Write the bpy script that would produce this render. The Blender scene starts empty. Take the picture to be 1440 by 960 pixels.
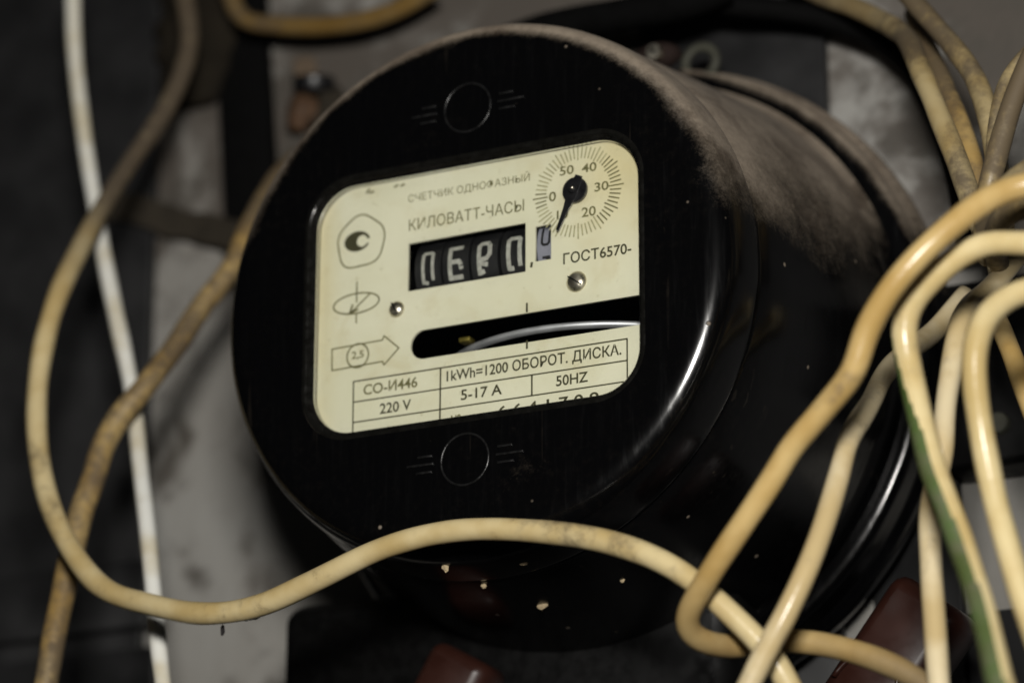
import bpy, math, random
from mathutils import Vector, Matrix, noise as mnoise
# All lengths below are in millimetres and scaled to metres on build.
# World: wall is the plane y = 0, the meter's axis is the Y axis, Z is up.
S = 0.001
scene = bpy.context.scene
COL = scene.collection
random.seed(7)

# ------------------------------------------------------------ camera
CAM_LOC = (333.319, -740.706, -256.851)
CAM_RIGHT = (0.8929, 0.45024, 0.00284)
CAM_UP = (0.14179, -0.28717, 0.94733)
CAM_DIR = (-0.42734, 0.84547, 0.32026)
LENS = 115.32
FOCUS = 742.9
cd = bpy.data.cameras.new('camera'); cam = bpy.data.objects.new('camera', cd); COL.objects.link(cam)
m = Matrix((( CAM_RIGHT[0], CAM_UP[0], -CAM_DIR[0]), (CAM_RIGHT[1], CAM_UP[1], -CAM_DIR[1]), (CAM_RIGHT[2], CAM_UP[2], -CAM_DIR[2]))).to_4x4()
m.translation = Vector(CAM_LOC)*S
cam.matrix_world = m
cd.lens = LENS; cd.sensor_width = 36; cd.sensor_fit = 'HORIZONTAL'
cd.clip_start = 0.02; cd.clip_end = 20
cd.dof.use_dof = True; cd.dof.focus_distance = FOCUS*S; cd.dof.aperture_fstop = 7.0; cd.dof.aperture_blades = 7
scene.camera = cam

# ------------------------------------------------------------ world and flash
w = bpy.data.worlds.new('World'); scene.world = w; w.use_nodes = True
w.node_tree.nodes['Background'].inputs[0].default_value = (0.75, 0.85, 1.0, 1)
w.node_tree.nodes['Background'].inputs[1].default_value = 0.005
FL = bpy.data.lights.new('flash', 'AREA'); FL.shape = 'RECTANGLE'; FL.size = 0.11; FL.size_y = 0.075
FL.energy = 5.7; FL.color = (1.0, 0.97, 0.92)
fo = bpy.data.objects.new('flash', FL); COL.objects.link(fo)
fp = Vector(CAM_LOC) + Vector(CAM_UP)*190 + Vector(CAM_DIR)*40 - Vector(CAM_RIGHT)*5
fo.location = fp*S
fo.rotation_euler = (Vector((15, -90, -10)) - fp).to_track_quat('-Z', 'Y').to_euler()
vs = scene.view_settings
scene.display_settings.display_device = 'sRGB'
vs.view_transform = 'Standard'; vs.look = 'None'; vs.exposure = 0.0; vs.gamma = 1.0; vs.use_curve_mapping = False
scene.render.engine = 'CYCLES'
scene.cycles.pixel_filter_type = 'BLACKMAN_HARRIS'; scene.cycles.filter_width = 1.6
scene.cycles.max_bounces = 6

# ------------------------------------------------------------ data measured off the place (mm)
CABLES = {'white': [(-157.23, -45.0, 134.14), (-153.6, -47.0, 109.8), (-147.39, -50.0, 84.11), (-139.91, -53.0, 58.9), (-129.0, -59.0, 28.9),
           (-119.92, -63.0, 4.75), (-108.54, -73.0, -26.17), (-99.81, -81.0, -49.45), (-94.89, -85.0, -65.27), (-88.95, -89.0, -86.91)],
 'long': [(-133.71, -25.0, 137.6), (-127.97, -29.0, 116.2), (-128.13, -37.0, 95.96), (-131.81, -51.0, 71.58), (-133.12, -67.0, 46.92),
          (-135.38, -77.0, 24.24), (-133.44, -85.0, -1.6), (-124.38, -93.0, -29.35), (-112.79, -98.0, -47.5), (-99.34, -102.0, -60.67),
          (-83.99, -105.0, -67.08), (-67.13, -108.0, -72.01), (-51.44, -110.0, -72.49), (-35.23, -112.0, -69.05), (-15.69, -114.0, -63.8),
          (4.75, -115.0, -62.37), (24.71, -116.0, -65.2), (42.4, -117.0, -70.15), (57.48, -117.0, -77.94), (69.2, -114.0, -88.71),
          (76.69, -111.0, -98.11), (81.25, -107.0, -108.46)],
 'brown': [(-80.71, -9.0, 87.03), (-90.84, -11.0, 86.02), (-95.71, -18.0, 80.55), (-97.29, -29.0, 70.22), (-96.6, -43.0, 52.35),
           (-97.59, -51.0, 37.02), (-103.04, -57.0, 25.5), (-106.59, -63.0, 13.07), (-109.58, -71.0, 0.95), (-115.13, -75.0, -8.35),
           (-117.88, -78.0, -16.91), (-118.68, -80.0, -25.39), (-120.02, -83.0, -34.71), (-120.34, -85.0, -43.07), (-121.07, -87.0, -55.11),
           (-120.88, -90.0, -67.14), (-121.14, -92.0, -78.74), (-121.94, -93.0, -85.39)],
 'top': [(-124.03, -17.0, 138.93), (-121.69, -17.0, 132.91), (-119.66, -17.0, 128.53), (-116.03, -17.0, 125.17), (-106.63, -17.0, 122.2),
         (-92.28, -17.0, 118.9), (-80.9, -17.0, 117.7), (-72.36, -17.0, 118.14), (-65.69, -17.0, 119.79), (-56.87, -17.0, 123.55)],
 'hook': [(147.35, -127.0, -8.07), (140.31, -129.0, -8.97), (135.04, -132.0, -11.94), (128.92, -135.0, -17.11), (122.12, -137.0, -23.38),
          (115.19, -137.0, -30.36), (109.01, -135.0, -38.11), (105.89, -134.0, -45.1), (98.45, -132.0, -51.51), (89.5, -130.0, -59.02),
          (85.77, -129.0, -63.67), (78.74, -128.0, -71.79), (70.77, -126.0, -80.06), (64.46, -123.0, -86.35), (60.95, -120.0, -89.61),
          (60.25, -117.0, -91.97), (61.99, -112.0, -93.24), (65.27, -105.0, -93.02), (71.07, -99.0, -91.09), (80.12, -97.0, -91.93),
          (91.41, -97.0, -95.6), (102.42, -97.0, -101.34), (111.56, -97.0, -109.4)],
 'striped': [(146.8, -125.0, -20.95), (140.29, -125.0, -19.87), (133.1, -125.0, -18.69), (126.8, -125.0, -20.5), (120.68, -125.0, -24.57),
             (115.27, -124.0, -29.08), (113.14, -123.0, -33.81), (113.34, -122.0, -39.51), (114.61, -122.0, -47.51), (116.42, -122.0, -57.06),
             (118.74, -123.0, -66.37), (121.28, -124.0, -73.02), (124.58, -125.0, -82.67), (129.04, -129.0, -94.91), (132.77, -134.0, -106.13),
             (135.17, -137.0, -114.13), (137.02, -139.0, -120.07)],
 'right': [(146.79, -129.0, -31.56), (139.18, -129.0, -32.37), (134.95, -128.0, -34.02), (131.4, -127.0, -37.19), (129.65, -126.0, -41.11),
           (128.76, -125.0, -46.54), (128.51, -123.0, -53.62), (128.97, -121.0, -62.3), (130.41, -120.0, -73.14), (132.55, -120.0, -82.41),
           (135.02, -120.0, -93.53), (138.58, -120.0, -105.64)],
 'inner': [(102.65, -49.0, -0.73), (97.05, -55.0, -10.49), (94.52, -67.0, -18.94), (92.69, -79.0, -27.82), (93.75, -93.0, -38.98),
           (93.18, -105.0, -51.14), (92.89, -109.0, -58.22), (91.14, -115.0, -70.99), (88.77, -119.0, -80.95), (84.52, -121.0, -90.72),
           (78.37, -121.0, -100.69), (73.36, -121.0, -109.7)],
 'upright': [(129.73, -71.0, 1.9), (124.65, -71.0, 0.19), (121.27, -72.0, -4.19), (117.83, -77.0, -10.84), (115.52, -85.0, -16.86),
             (115.08, -91.0, -22.31), (114.45, -93.0, -26.93), (113.33, -95.0, -35.5), (112.8, -97.0, -41.98), (112.75, -99.0, -48.63),
             (112.71, -100.0, -54.46), (110.13, -99.0, -61.77), (108.91, -99.0, -68.24), (109.23, -100.0, -81.0), (109.96, -101.0, -91.49),
             (110.76, -103.0, -104.78), (110.84, -103.0, -110.51)],
 'slantfar': [(86.32, -43.0, 84.63), (90.5, -45.0, 78.18), (96.02, -47.0, 70.22), (102.13, -50.0, 61.29), (107.28, -53.0, 53.04),
              (110.29, -55.0, 45.87), (112.86, -58.0, 37.42), (114.68, -60.0, 28.33), (115.92, -61.0, 18.05), (116.11, -61.0, 7.52)],
 'loopthin': [(129.8, -63.0, 53.78), (123.05, -63.0, 49.0), (119.67, -65.0, 43.51), (117.97, -67.0, 36.67), (116.95, -68.0, 29.42),
              (116.21, -68.0, 20.78), (116.25, -67.0, 10.68)],
 'slantnear': [(139.2, -91.0, 44.19), (134.48, -90.0, 38.63), (131.08, -89.0, 33.15), (128.38, -88.0, 28.55), (125.6, -87.0, 22.58),
               (122.96, -86.0, 15.74), (120.68, -85.0, 9.69), (118.84, -83.0, 2.72), (113.44, -65.0, 1.43)],
 'bentfar': [(48.48, -19.0, 103.44), (56.95, -21.0, 96.46), (66.45, -25.0, 89.72), (76.84, -31.0, 81.28), (84.79, -39.0, 73.4), (90.38, -47.0, 65.34),
             (94.96, -55.0, 56.48), (99.24, -60.0, 46.78), (103.07, -63.0, 36.47), (107.16, -66.0, 25.74), (110.37, -68.0, 16.21),
             (113.49, -67.0, 5.94)],
 'behindfar': [(82.54, -21.0, 85.74), (88.86, -31.0, 72.73), (98.18, -45.0, 52.33), (103.39, -51.0, 40.85), (107.6, -55.0, 28.71),
               (110.41, -57.0, 17.74), (111.34, -57.0, 7.91)],
 'bitabove': [(142.8, -103.0, 8.24), (133.54, -101.0, 5.32), (126.08, -97.0, 2.39), (119.19, -87.0, -1.72)],
 'bitbelow': [(143.38, -107.0, -5.19), (134.88, -105.0, -4.19), (129.08, -101.0, -3.96), (123.39, -91.0, -4.59), (117.74, -71.0, -4.66)],
 'lowright': [(105.59, -45.0, -1.33), (111.67, -55.0, -10.98), (118.14, -65.0, -24.03), (122.25, -69.0, -34.99), (127.09, -71.0, -49.36)],
 'black': [(-86.18, -15.0, 80.56), (-76.29, -17.0, 88.54), (-60.93, -21.0, 93.58), (-44.69, -23.0, 96.36), (-28.7, -25.0, 98.66),
           (-10.91, -27.0, 99.26), (6.53, -29.0, 97.8), (23.59, -31.0, 96.36), (35.59, -31.0, 99.11)],
 'shadowright': [(17.01, -25.0, 105.43), (30.14, -23.0, 98.3), (44.32, -19.0, 95.45), (56.4, -15.0, 92.24), (69.02, -13.0, 85.36),
                (78.97, -15.0, 74.77), (84.85, -17.0, 61.65), (91.88, -21.0, 39.92), (95.21, -25.0, 21.25)]}
TEXTS = [('СЧЕТЧИК ОДНОФАЗНЫЙ', -17.55, 24.25, 32.31, 1.81, 'faded'), ('КИЛОВАТТ-ЧАСЫ', -17.26, 17.01, 30.55, 2.71, 'faded'),
 ('ГОСТ6570-', 23.39, 2.05, 17.31, 2.45, 'ink'), ('CO-И446', -28.83, -22.16, 14.41, 2.46, 'faded'),
 ('1kWh=1200 ОБОРОТ. ДИСКА.', -6.75, -21.93, 44.74, 2.43, 'ink'), ('220 V', -24.35, -27.41, 8.31, 2.44, 'ink'),
 ('5-17 A', -2.97, -27.04, 10.68, 2.42, 'ink'), ('50HZ', 21.52, -27.17, 8.07, 2.39, 'ink'), ('№', -5.52, -32.47, 2.59, 2.41, 'faded'),
 ('6 6 4 1 7 0 9', 6.63, -32.0, 25.61, 2.56, 'ink'), ('50', 22.52, 24.07, 3.67, 2.13, 'faded'), ('40', 28.21, 23.77, 3.83, 2.13, 'faded'),
 ('30', 31.46, 18.55, 3.63, 2.11, 'faded'), ('20', 28.16, 12.79, 3.63, 2.28, 'faded'), ('10', 21.77, 13.31, 2.93, 2.12, 'faded'),
 ('0', 19.75, 18.07, 1.84, 2.3, 'faded'), ('2,5', -32.29, -12.78, 3.46, 1.77, 'faded')]
POLYS = {'pentagon': [(-30.32, 23.34), (-23.82, 18.26), (-25.44, 11.31), (-34.34, 10.22), (-36.49, 19.28)],
 'emblem_blob': [(-30.96, 16.55), (-34.68, 17.16), (-31.02, 19.28)],
 'emblem_hole': [(-29.02, 16.41), (-30.77, 16.7)],
 'disc_symbol': [(-31.22, 0.75), (-37.24, 0.78), (-25.05, 0.86), (-31.27, 3.26)],
 'disc_axis': [(-31.14, 6.29), (-31.13, -3.73)],
 'disc_spoke': [(-32.35, -0.69), (-27.59, 2.86)],
 'arrow': [(-37.58, -9.53), (-23.92, -9.26), (-23.55, -8.25), (-19.49, -11.86), (-23.42, -15.5), (-23.82, -14.57), (-37.46, -14.87)],
 'arrow_circle': [(-30.57, -12.16), (-33.47, -11.73), (-30.63, -9.5)],
 'table_top': [(-31.59, -18.54), (39.44, -18.42)],
 'table_mid': [(-31.49, -23.48), (39.39, -23.67)],
 'table_low': [(-31.57, -28.54), (39.35, -28.55)],
 'table_v1': [(-31.59, -18.54), (-31.51, -31.34)],
 'table_v2': [(-8.28, -18.06), (-8.5, -31.88)],
 'table_v3': [(15.36, -23.23), (15.37, -28.53)],
 'table_v4': [(39.44, -18.42), (39.34, -29.23)],
 'tick_hi': [(14.06, -6.11), (14.07, -8.03)],
 'tick_lo': [(14.08, -15.13), (14.08, -17.03)],
 'register': [(-17.4, 13.77), (13.85, 13.92), (13.5, 1.83), (-17.03, 1.74)],
 'decimal': [(16.25, 12.46), (20.3, 12.48), (20.29, 3.88), (16.26, 3.84)],
 'comma': [(15.15, 3.31)],
 'slot': [(-16.46, -11.26), (-8.39, -8.26), (41.84, -8.55), (-11.12, -15.55), (41.76, -16.56)],
 'dial': [(27.28, 19.58), (27.23, 7.29), (37.79, 17.76)],
 'knob': [(27.27, 19.23), (26.18, 20.48), (23.04, 10.62)],
 'screws': [(-20.21, -2.21), (26.82, -2.74)],
 'topmarks': [(-29.06, 28.24), (-26.52, 28.16), (-21.48, 28.39), (-18.39, 28.4)]}
PTS = {'emblem_a': (-0.45, -105.0, 44.09),
 'emblem_b': (0.27, -105.0, -42.55),
 'rim_out_top': (8.11, -105.0, 31.68),
 'rim_out_left': (-41.61, -105.0, 6.29),
 'rim_right': (43.47, -105.0, -7.19),
 'rim_bot': (4.77, -105.0, -32.3),
 'disc1': (-9.08, -93.0, -10.85),
 'disc2': (15.32, -97.0, -10.82),
 'disc3': (39.27, -96.0, -12.43),
 'leftboard_a': (-157.57, -3.0, 72.48),
 'leftboard_b': (-151.27, -3.0, -54.95),
 'bar_a': (-128.08, -5.0, 73.33),
 'bar_b': (-111.73, -5.0, 70.56),
 'bar_c': (-135.77, -5.0, 140.71),
 'bar_d': (-118.92, -5.0, 137.27),
 'mid_a': (-1.42, -5.0, 100.81),
 'mid_b': (51.4, -5.0, 90.42),
 'band_a': (-157.15, -7.0, 77.57),
 'band_b': (-117.63, -7.0, 61.32),
 'rail_a': (-198.63, -7.0, -23.42),
 'rail_b': (-147.62, -7.0, -43.28),
 'rail2': (-147.44, -7.0, -47.27),
 'nut': (-101.05, -10.0, 106.49),
 'eyelet': (24.86, -23.0, 82.9),
 'sealscrew': (21.75, -43.0, 77.26),
 'joint': (-138.09, -15.0, 125.96),
 'redright': (77.14, -45.0, -80.94),
 'redleft': (-36.17, -55.0, -78.26),
 'darkright_a': (85.83, -10.0, 10.96),
 'darkright_b': (102.47, -10.0, -22.53),
 'rb1': (85.48, -3.0, -25.55),
 'rb2': (91.61, -5.0, -65.16),
 'rtop': (87.13, -5.0, 83.39),
 'fleck1': (-4.61, -105.0, -67.1),
 'fleck2': (14.84, -105.0, -68.86),
 'fleck3': (5.03, -105.0, -72.83),
 'fleck4': (19.63, -105.0, -78.88),
 'fleck5': (37.62, -105.0, -72.81),
 'brass': (-7.3, -91.0, -8.56),
 'lint1': (-57.3, -105.0, -73.44),
 'lint2': (-63.41, -105.0, -75.67),
 'corner00': (-215.23, 0.0, 158.95),
 'corner10': (104.87, 0.0, 93.72),
 'corner01': (-201.66, 0.0, -53.3),
 'corner11': (96.19, 0.0, -82.86)}

# ------------------------------------------------------------ materials
class N:
    def __init__(s, name):
        s.m = bpy.data.materials.new(name); s.m.use_nodes = True; s.t = s.m.node_tree
        s.b = s.t.nodes['Principled BSDF']; s.out = s.t.nodes['Material Output']
        s.co = s.t.nodes.new('ShaderNodeTexCoord').outputs['Object']
    def node(s, typ, **kw):
        n = s.t.nodes.new(typ)
        for k, v in kw.items(): setattr(n, k, v)
        return n
    def link(s, a, b): s.t.links.new(a, b)
    def noise(s, scale, detail=4, rough=0.55, stretch=None, dist=0.0, w=0.0):
        n = s.node('ShaderNodeTexNoise', noise_dimensions='4D'); n.inputs['Scale'].default_value = scale; n.inputs['Detail'].default_value = detail
        n.inputs['Roughness'].default_value = rough; n.inputs['Distortion'].default_value = dist; n.inputs['W'].default_value = w
        src = s.co
        if stretch:
            mp = s.node('ShaderNodeMapping'); mp.inputs['Scale'].default_value = stretch; s.link(src, mp.inputs['Vector']); src = mp.outputs[0]
        s.link(src, n.inputs['Vector']); return n.outputs['Fac']
    def ramp(s, val, lo, hi, a=0.0, b=1.0):
        n = s.node('ShaderNodeMapRange'); n.interpolation_type = 'SMOOTHSTEP'
        s.link(val, n.inputs['Value'])
        for i, v in zip(('From Min', 'From Max', 'To Min', 'To Max'), (lo, hi, a, b)): n.inputs[i].default_value = v
        return n.outputs['Result']
    def math(s, op, a, b):
        n = s.node('ShaderNodeMath', operation=op)
        for i, v in enumerate((a, b)):
            if isinstance(v, (int, float)): n.inputs[i].default_value = v
            else: s.link(v, n.inputs[i])
        return n.outputs[0]
    def mix(s, f, a, b):
        n = s.node('ShaderNodeMix', data_type='RGBA')
        for i, v in ((0, f), (6, a), (7, b)):
            if isinstance(v, (int, float)): n.inputs[i].default_value = v
            elif isinstance(v, tuple): n.inputs[i].default_value = (*v, 1)
            else: s.link(v, n.inputs[i])
        return n.outputs[2]
    def mixf(s, f, a, b):
        n = s.node('ShaderNodeMix', data_type='FLOAT')
        for i, v in ((0, f), (2, a), (3, b)):
            if isinstance(v, (int, float)): n.inputs[i].default_value = v
            else: s.link(v, n.inputs[i])
        return n.outputs[0]
    def bump(s, h, strength, dist):
        n = s.node('ShaderNodeBump'); n.inputs['Strength'].default_value = strength; n.inputs['Distance'].default_value = dist
        s.link(h, n.inputs['Height']); s.link(n.outputs[0], s.b.inputs['Normal'])
    def base(s, c):
        if isinstance(c, tuple): s.b.inputs['Base Color'].default_value = (*c, 1)
        else: s.link(c, s.b.inputs['Base Color'])
    def rough(s, r):
        if isinstance(r, (int, float)): s.b.inputs['Roughness'].default_value = r
        else: s.link(r, s.b.inputs['Roughness'])

def simple(name, col, rough=0.5, metal=0.0, var=0.15, scale=300, bump=0.15, spec=0.5):
    n = N(name); f = n.noise(scale, 5)
    n.base(n.mix(f, tuple(c*(1-var*2) for c in col), tuple(min(1, c*(1+var*2)) for c in col)))
    n.rough(n.ramp(f, .3, .7, max(0.03, rough-0.08), min(1, rough+0.1)))
    n.b.inputs['Metallic'].default_value = metal; n.b.inputs['Specular IOR Level'].default_value = spec
    n.bump(f, bump, 0.0003)
    return n.m

def bakelite():
    n = N('black_bakelite_with_dust')
    geo = n.node('ShaderNodeNewGeometry')
    sx = n.node('ShaderNodeSeparateXYZ'); n.link(geo.outputs['Normal'], sx.inputs[0]); nz = sx.outputs['Z']
    big = n.noise(28, 6, .6); fine = n.noise(420, 6, .72); grit = n.noise(1500, 3, .8, w=2)
    # dust settles on what faces up
    k = n.math('ADD', n.math('MULTIPLY', nz, 1.25), n.math('MULTIPLY', n.math('SUBTRACT', big, .5), 1.0))
    k = n.math('ADD', k, n.math('MULTIPLY', n.math('SUBTRACT', fine, .5), 0.22))
    k = n.math('ADD', k, n.math('MULTIPLY', n.math('SUBTRACT', grit, .5), 0.30))
    dust = n.ramp(k, .14, .72)
    # a film over everything and stray grains
    vo = n.node('ShaderNodeTexVoronoi'); vo.inputs['Scale'].default_value = 230; n.link(n.co, vo.inputs['Vector'])
    sep = n.node('ShaderNodeSeparateColor'); n.link(vo.outputs['Color'], sep.inputs[0])
    speck = n.math('MULTIPLY', n.ramp(vo.outputs['Distance'], .16, .06), n.ramp(sep.outputs[0], .925, .935))
    film = n.math('MULTIPLY', n.ramp(fine, .45, .75), n.ramp(big, .35, .75))
    film = n.math('MULTIPLY', film, .016)
    dust = n.math('MINIMUM', n.math('ADD', n.math('ADD', dust, film), n.math('MULTIPLY', speck, .8)), 1.0)
    dcol = n.mix(n.ramp(fine, .3, .7), (.20, .160, .118), (.27, .220, .165))
    dcol = n.mix(n.math('MULTIPLY', n.ramp(n.noise(70, 5, .65, dist=.6, w=6), .46, .64), .7), dcol, (.10, .072, .048))
    n.base(n.mix(dust, (.0016, .0016, .0018), dcol))
    hair = n.ramp(n.noise(420, 2, .5, stretch=(1, 1, .045), w=9), .665, .70)
    film = n.math('MULTIPLY', n.math('MULTIPLY', hair, n.ramp(big, .45, .6)), .035)
    dust = n.math('MINIMUM', n.math('ADD', dust, film), 1.0)
    n.base(n.mix(dust, (.0016, .0016, .0018), dcol))
    scr = n.noise(600, 3, .6, stretch=(1, 1, .08), w=5)
    r = n.mixf(n.ramp(scr, .45, .75), .17, .27)
    n.rough(n.mixf(dust, r, .95))
    n.b.inputs['Specular IOR Level'].default_value = .72
    n.bump(n.math('ADD', n.math('MULTIPLY', dust, .8), n.math('MULTIPLY', n.noise(90, 3), .15)), .35, .0004)
    return n.m

def pvc(name, col, dirt, amount, seed, spots=.5, gloss=.24, shade_grime=None):
    n = N(name)
    a = n.noise(26, 5, .6, w=seed); b = n.noise(260, 5, .7, w=seed+3); c = n.noise(420, 2, .5, w=seed+9)
    f = n.ramp(n.math('ADD', a, n.math('MULTIPLY', n.math('SUBTRACT', b, .5), .5)), .68-amount*.5, .92-amount*.5)
    if shade_grime:      # dirt and painted shade darken one end of the cable
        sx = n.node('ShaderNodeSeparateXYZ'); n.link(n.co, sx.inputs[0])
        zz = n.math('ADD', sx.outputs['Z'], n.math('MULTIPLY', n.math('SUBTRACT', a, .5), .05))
        g_ = n.math('MULTIPLY', n.ramp(zz, shade_grime[0], shade_grime[1]), n.ramp(b, .2, .5, .85, 1.15))
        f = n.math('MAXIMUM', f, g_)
    light = tuple(min(1, x*1.12) for x in col); dark = tuple(x*y for x, y in zip(col, (.86, .78, .62)))
    base = n.mix(n.ramp(n.noise(60, 3, w=seed+5), .35, .65), light, dark)
    base = n.mix(n.math('MULTIPLY', f, .85), base, dirt)
    sp = n.math('MULTIPLY', n.ramp(c, .73, .80), spots)
    base = n.mix(sp, base, (.03, .022, .02))
    n.base(base); n.rough(n.mixf(f, gloss, .75))
    n.b.inputs['Subsurface Weight'].default_value = 0.0
    n.bump(n.math('ADD', b, n.math('MULTIPLY', a, 2)), .22, .0005)
    return n.m

def wall_mat():
    n = N('grey_painted_wall')
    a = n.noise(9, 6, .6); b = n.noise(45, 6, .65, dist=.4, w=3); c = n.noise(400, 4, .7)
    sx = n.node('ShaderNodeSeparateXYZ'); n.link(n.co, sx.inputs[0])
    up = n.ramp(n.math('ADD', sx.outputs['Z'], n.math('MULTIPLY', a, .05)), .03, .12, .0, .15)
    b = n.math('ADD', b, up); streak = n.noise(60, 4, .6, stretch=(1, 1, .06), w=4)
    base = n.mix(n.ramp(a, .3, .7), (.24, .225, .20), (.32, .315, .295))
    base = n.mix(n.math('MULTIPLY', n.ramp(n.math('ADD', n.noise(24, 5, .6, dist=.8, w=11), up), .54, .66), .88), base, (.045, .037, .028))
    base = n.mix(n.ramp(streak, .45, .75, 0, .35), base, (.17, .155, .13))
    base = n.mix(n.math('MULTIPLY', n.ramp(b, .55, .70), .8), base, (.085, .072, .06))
    base = n.mix(n.math('MULTIPLY', n.ramp(n.noise(120, 3, w=8), .66, .75), .7), base, (.05, .045, .04))
    n.base(base); n.rough(.7); n.bump(n.math('ADD', a, c), .3, .0006)
    return n.m

def plate_mat():
    n = N('ivory_enamelled_plate')
    a = n.noise(30, 5, .6); b = n.noise(500, 3, .6)
    sx = n.node('ShaderNodeSeparateXYZ'); n.link(n.co, sx.inputs[0])
    # yellowed towards the corner by the small dial and along the left edge (stain)
    yl = n.math('MULTIPLY', n.ramp(sx.outputs['X'], .012, .042), n.ramp(sx.outputs['Z'], -.006, .026))
    yl2 = n.ramp(sx.outputs['X'], -.034, -.042)
    y = n.math('MINIMUM', n.math('ADD', n.math('MULTIPLY', yl, .75), n.math('MULTIPLY', yl2, .6)), 1)
    base = n.mix(n.ramp(a, .3, .7), (.69, .67, .505), (.76, .74, .59))
    base = n.mix(n.math('MULTIPLY', y, n.ramp(a, .25, .6)), base, (.66, .56, .29))
    base = n.mix(n.math('MULTIPLY', n.ramp(n.noise(95, 4, .6, dist=.5, w=7), .50, .72), .28), base, (.52, .43, .22))
    base = n.mix(n.math('MULTIPLY', n.ramp(b, .62, .78), .45), base, (.35, .30, .15))
    n.base(base); n.rough(.42); n.bump(a, .05, .0003)
    return n.m

def glass_mat():
    n = N('window_glass'); n.t.nodes.remove(n.b)
    tr = n.node('ShaderNodeBsdfTransparent'); tr.inputs[0].default_value = (.97, .975, .965, 1)
    gl = n.node('ShaderNodeBsdfGlossy'); gl.inputs['Roughness'].default_value = .05
    fr = n.node('ShaderNodeFresnel'); fr.inputs[0].default_value = 1.45
    mx = n.node('ShaderNodeMixShader')
    n.link(fr.outputs[0], mx.inputs[0]); n.link(tr.outputs[0], mx.inputs[1]); n.link(gl.outputs[0], mx.inputs[2]); n.link(mx.outputs[0], n.out.inputs[0])
    return n.m

M = {}
M['bakelite'] = bakelite()
M['bakelite_clean'] = simple('black_bakelite_polished', (.006, .006, .006), .16, 0, .2, 400, .08)
M['emblem'] = simple('worn_moulded_mark', (.008, .008, .008), .30, 0, .5, 700, .3)
M['lip'] = simple('scuffed_bakelite_edge', (.006, .0058, .005), .17, 0, .35, 500, .3)
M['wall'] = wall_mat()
M['plate'] = plate_mat()
M['glass'] = glass_mat()
M['ink'] = simple('print_ink', (.045, .042, .017), .6, var=.3, scale=700, bump=0)
M['ghost'] = simple('worn_print_ink', (.36, .34, .20), .6, var=.3, scale=600, bump=0)
M['faded'] = simple('faded_print_ink', (.15, .14, .06), .6, var=.4, scale=600, bump=0)
M['black'] = simple('black_plastic', (.008, .008, .009), .35)
M['hole'] = simple('black_lacquer', (.002, .002, .002), .5, spec=.25)
M['drum'] = simple('number_drum_black', (.010, .010, .011), .5)
M['digit'] = simple('number_drum_print', (.38, .38, .34), .6, var=.4, scale=900)
M['drumgrey'] = simple('decimal_drum_grey', (.24, .245, .30), .5)
M['aluminium'] = simple('brushed_aluminium', (.72, .73, .77), .50, .75, .06, 200)
M['darkdisc'] = simple('dark_reflect_aluminium', (.5, .5, .52), .12, 1.0, .1, 200)  # same aluminium as the rim, toned darker for the dark it reflects
M['steel'] = simple('worn_steel', (.62, .58, .48), .33, 1.0, .25, 500)
M['brass'] = simple('brass', (.26, .21, .05), .5, .8, .2)
M['rust'] = simple('rusty_copper', (.075, .038, .017), .75, .1, .35, 400, .5)
M['board'] = simple('dark_painted_steel', (.0125, .0125, .013), .5, 0, .22, 60)
M['tape'] = simple('dusty_insulating_tape', (.016, .013, .009), .9, 0, .5, 120, .8, spec=.1)
M['blackpvc'] = simple('black_cable_sheath', (.0035, .0035, .0035), .8, 0, .3, spec=.05)
M['redbake'] = simple('red_brown_bakelite', (.026, .008, .005), .38, 0, .3, 90)
M['olive'] = simple('dusty_olive_metal', (.05, .05, .036), .7, .2, .3)
M['fleck'] = simple('plaster_crumb', (.42, .33, .20), .9, 0, .3, 900)
M['lint'] = simple('black_lint', (.012, .010, .010), .95)
M['strap'] = simple('matt_brown', (.034, .028, .020), .9, 0, .35, 120, spec=.2)
M['green'] = pvc('green_insulation', (.085, .135, .045), (.13, .12, .075), .5, 2.2, .2)
TAN = (.58, .455, .22)

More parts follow.
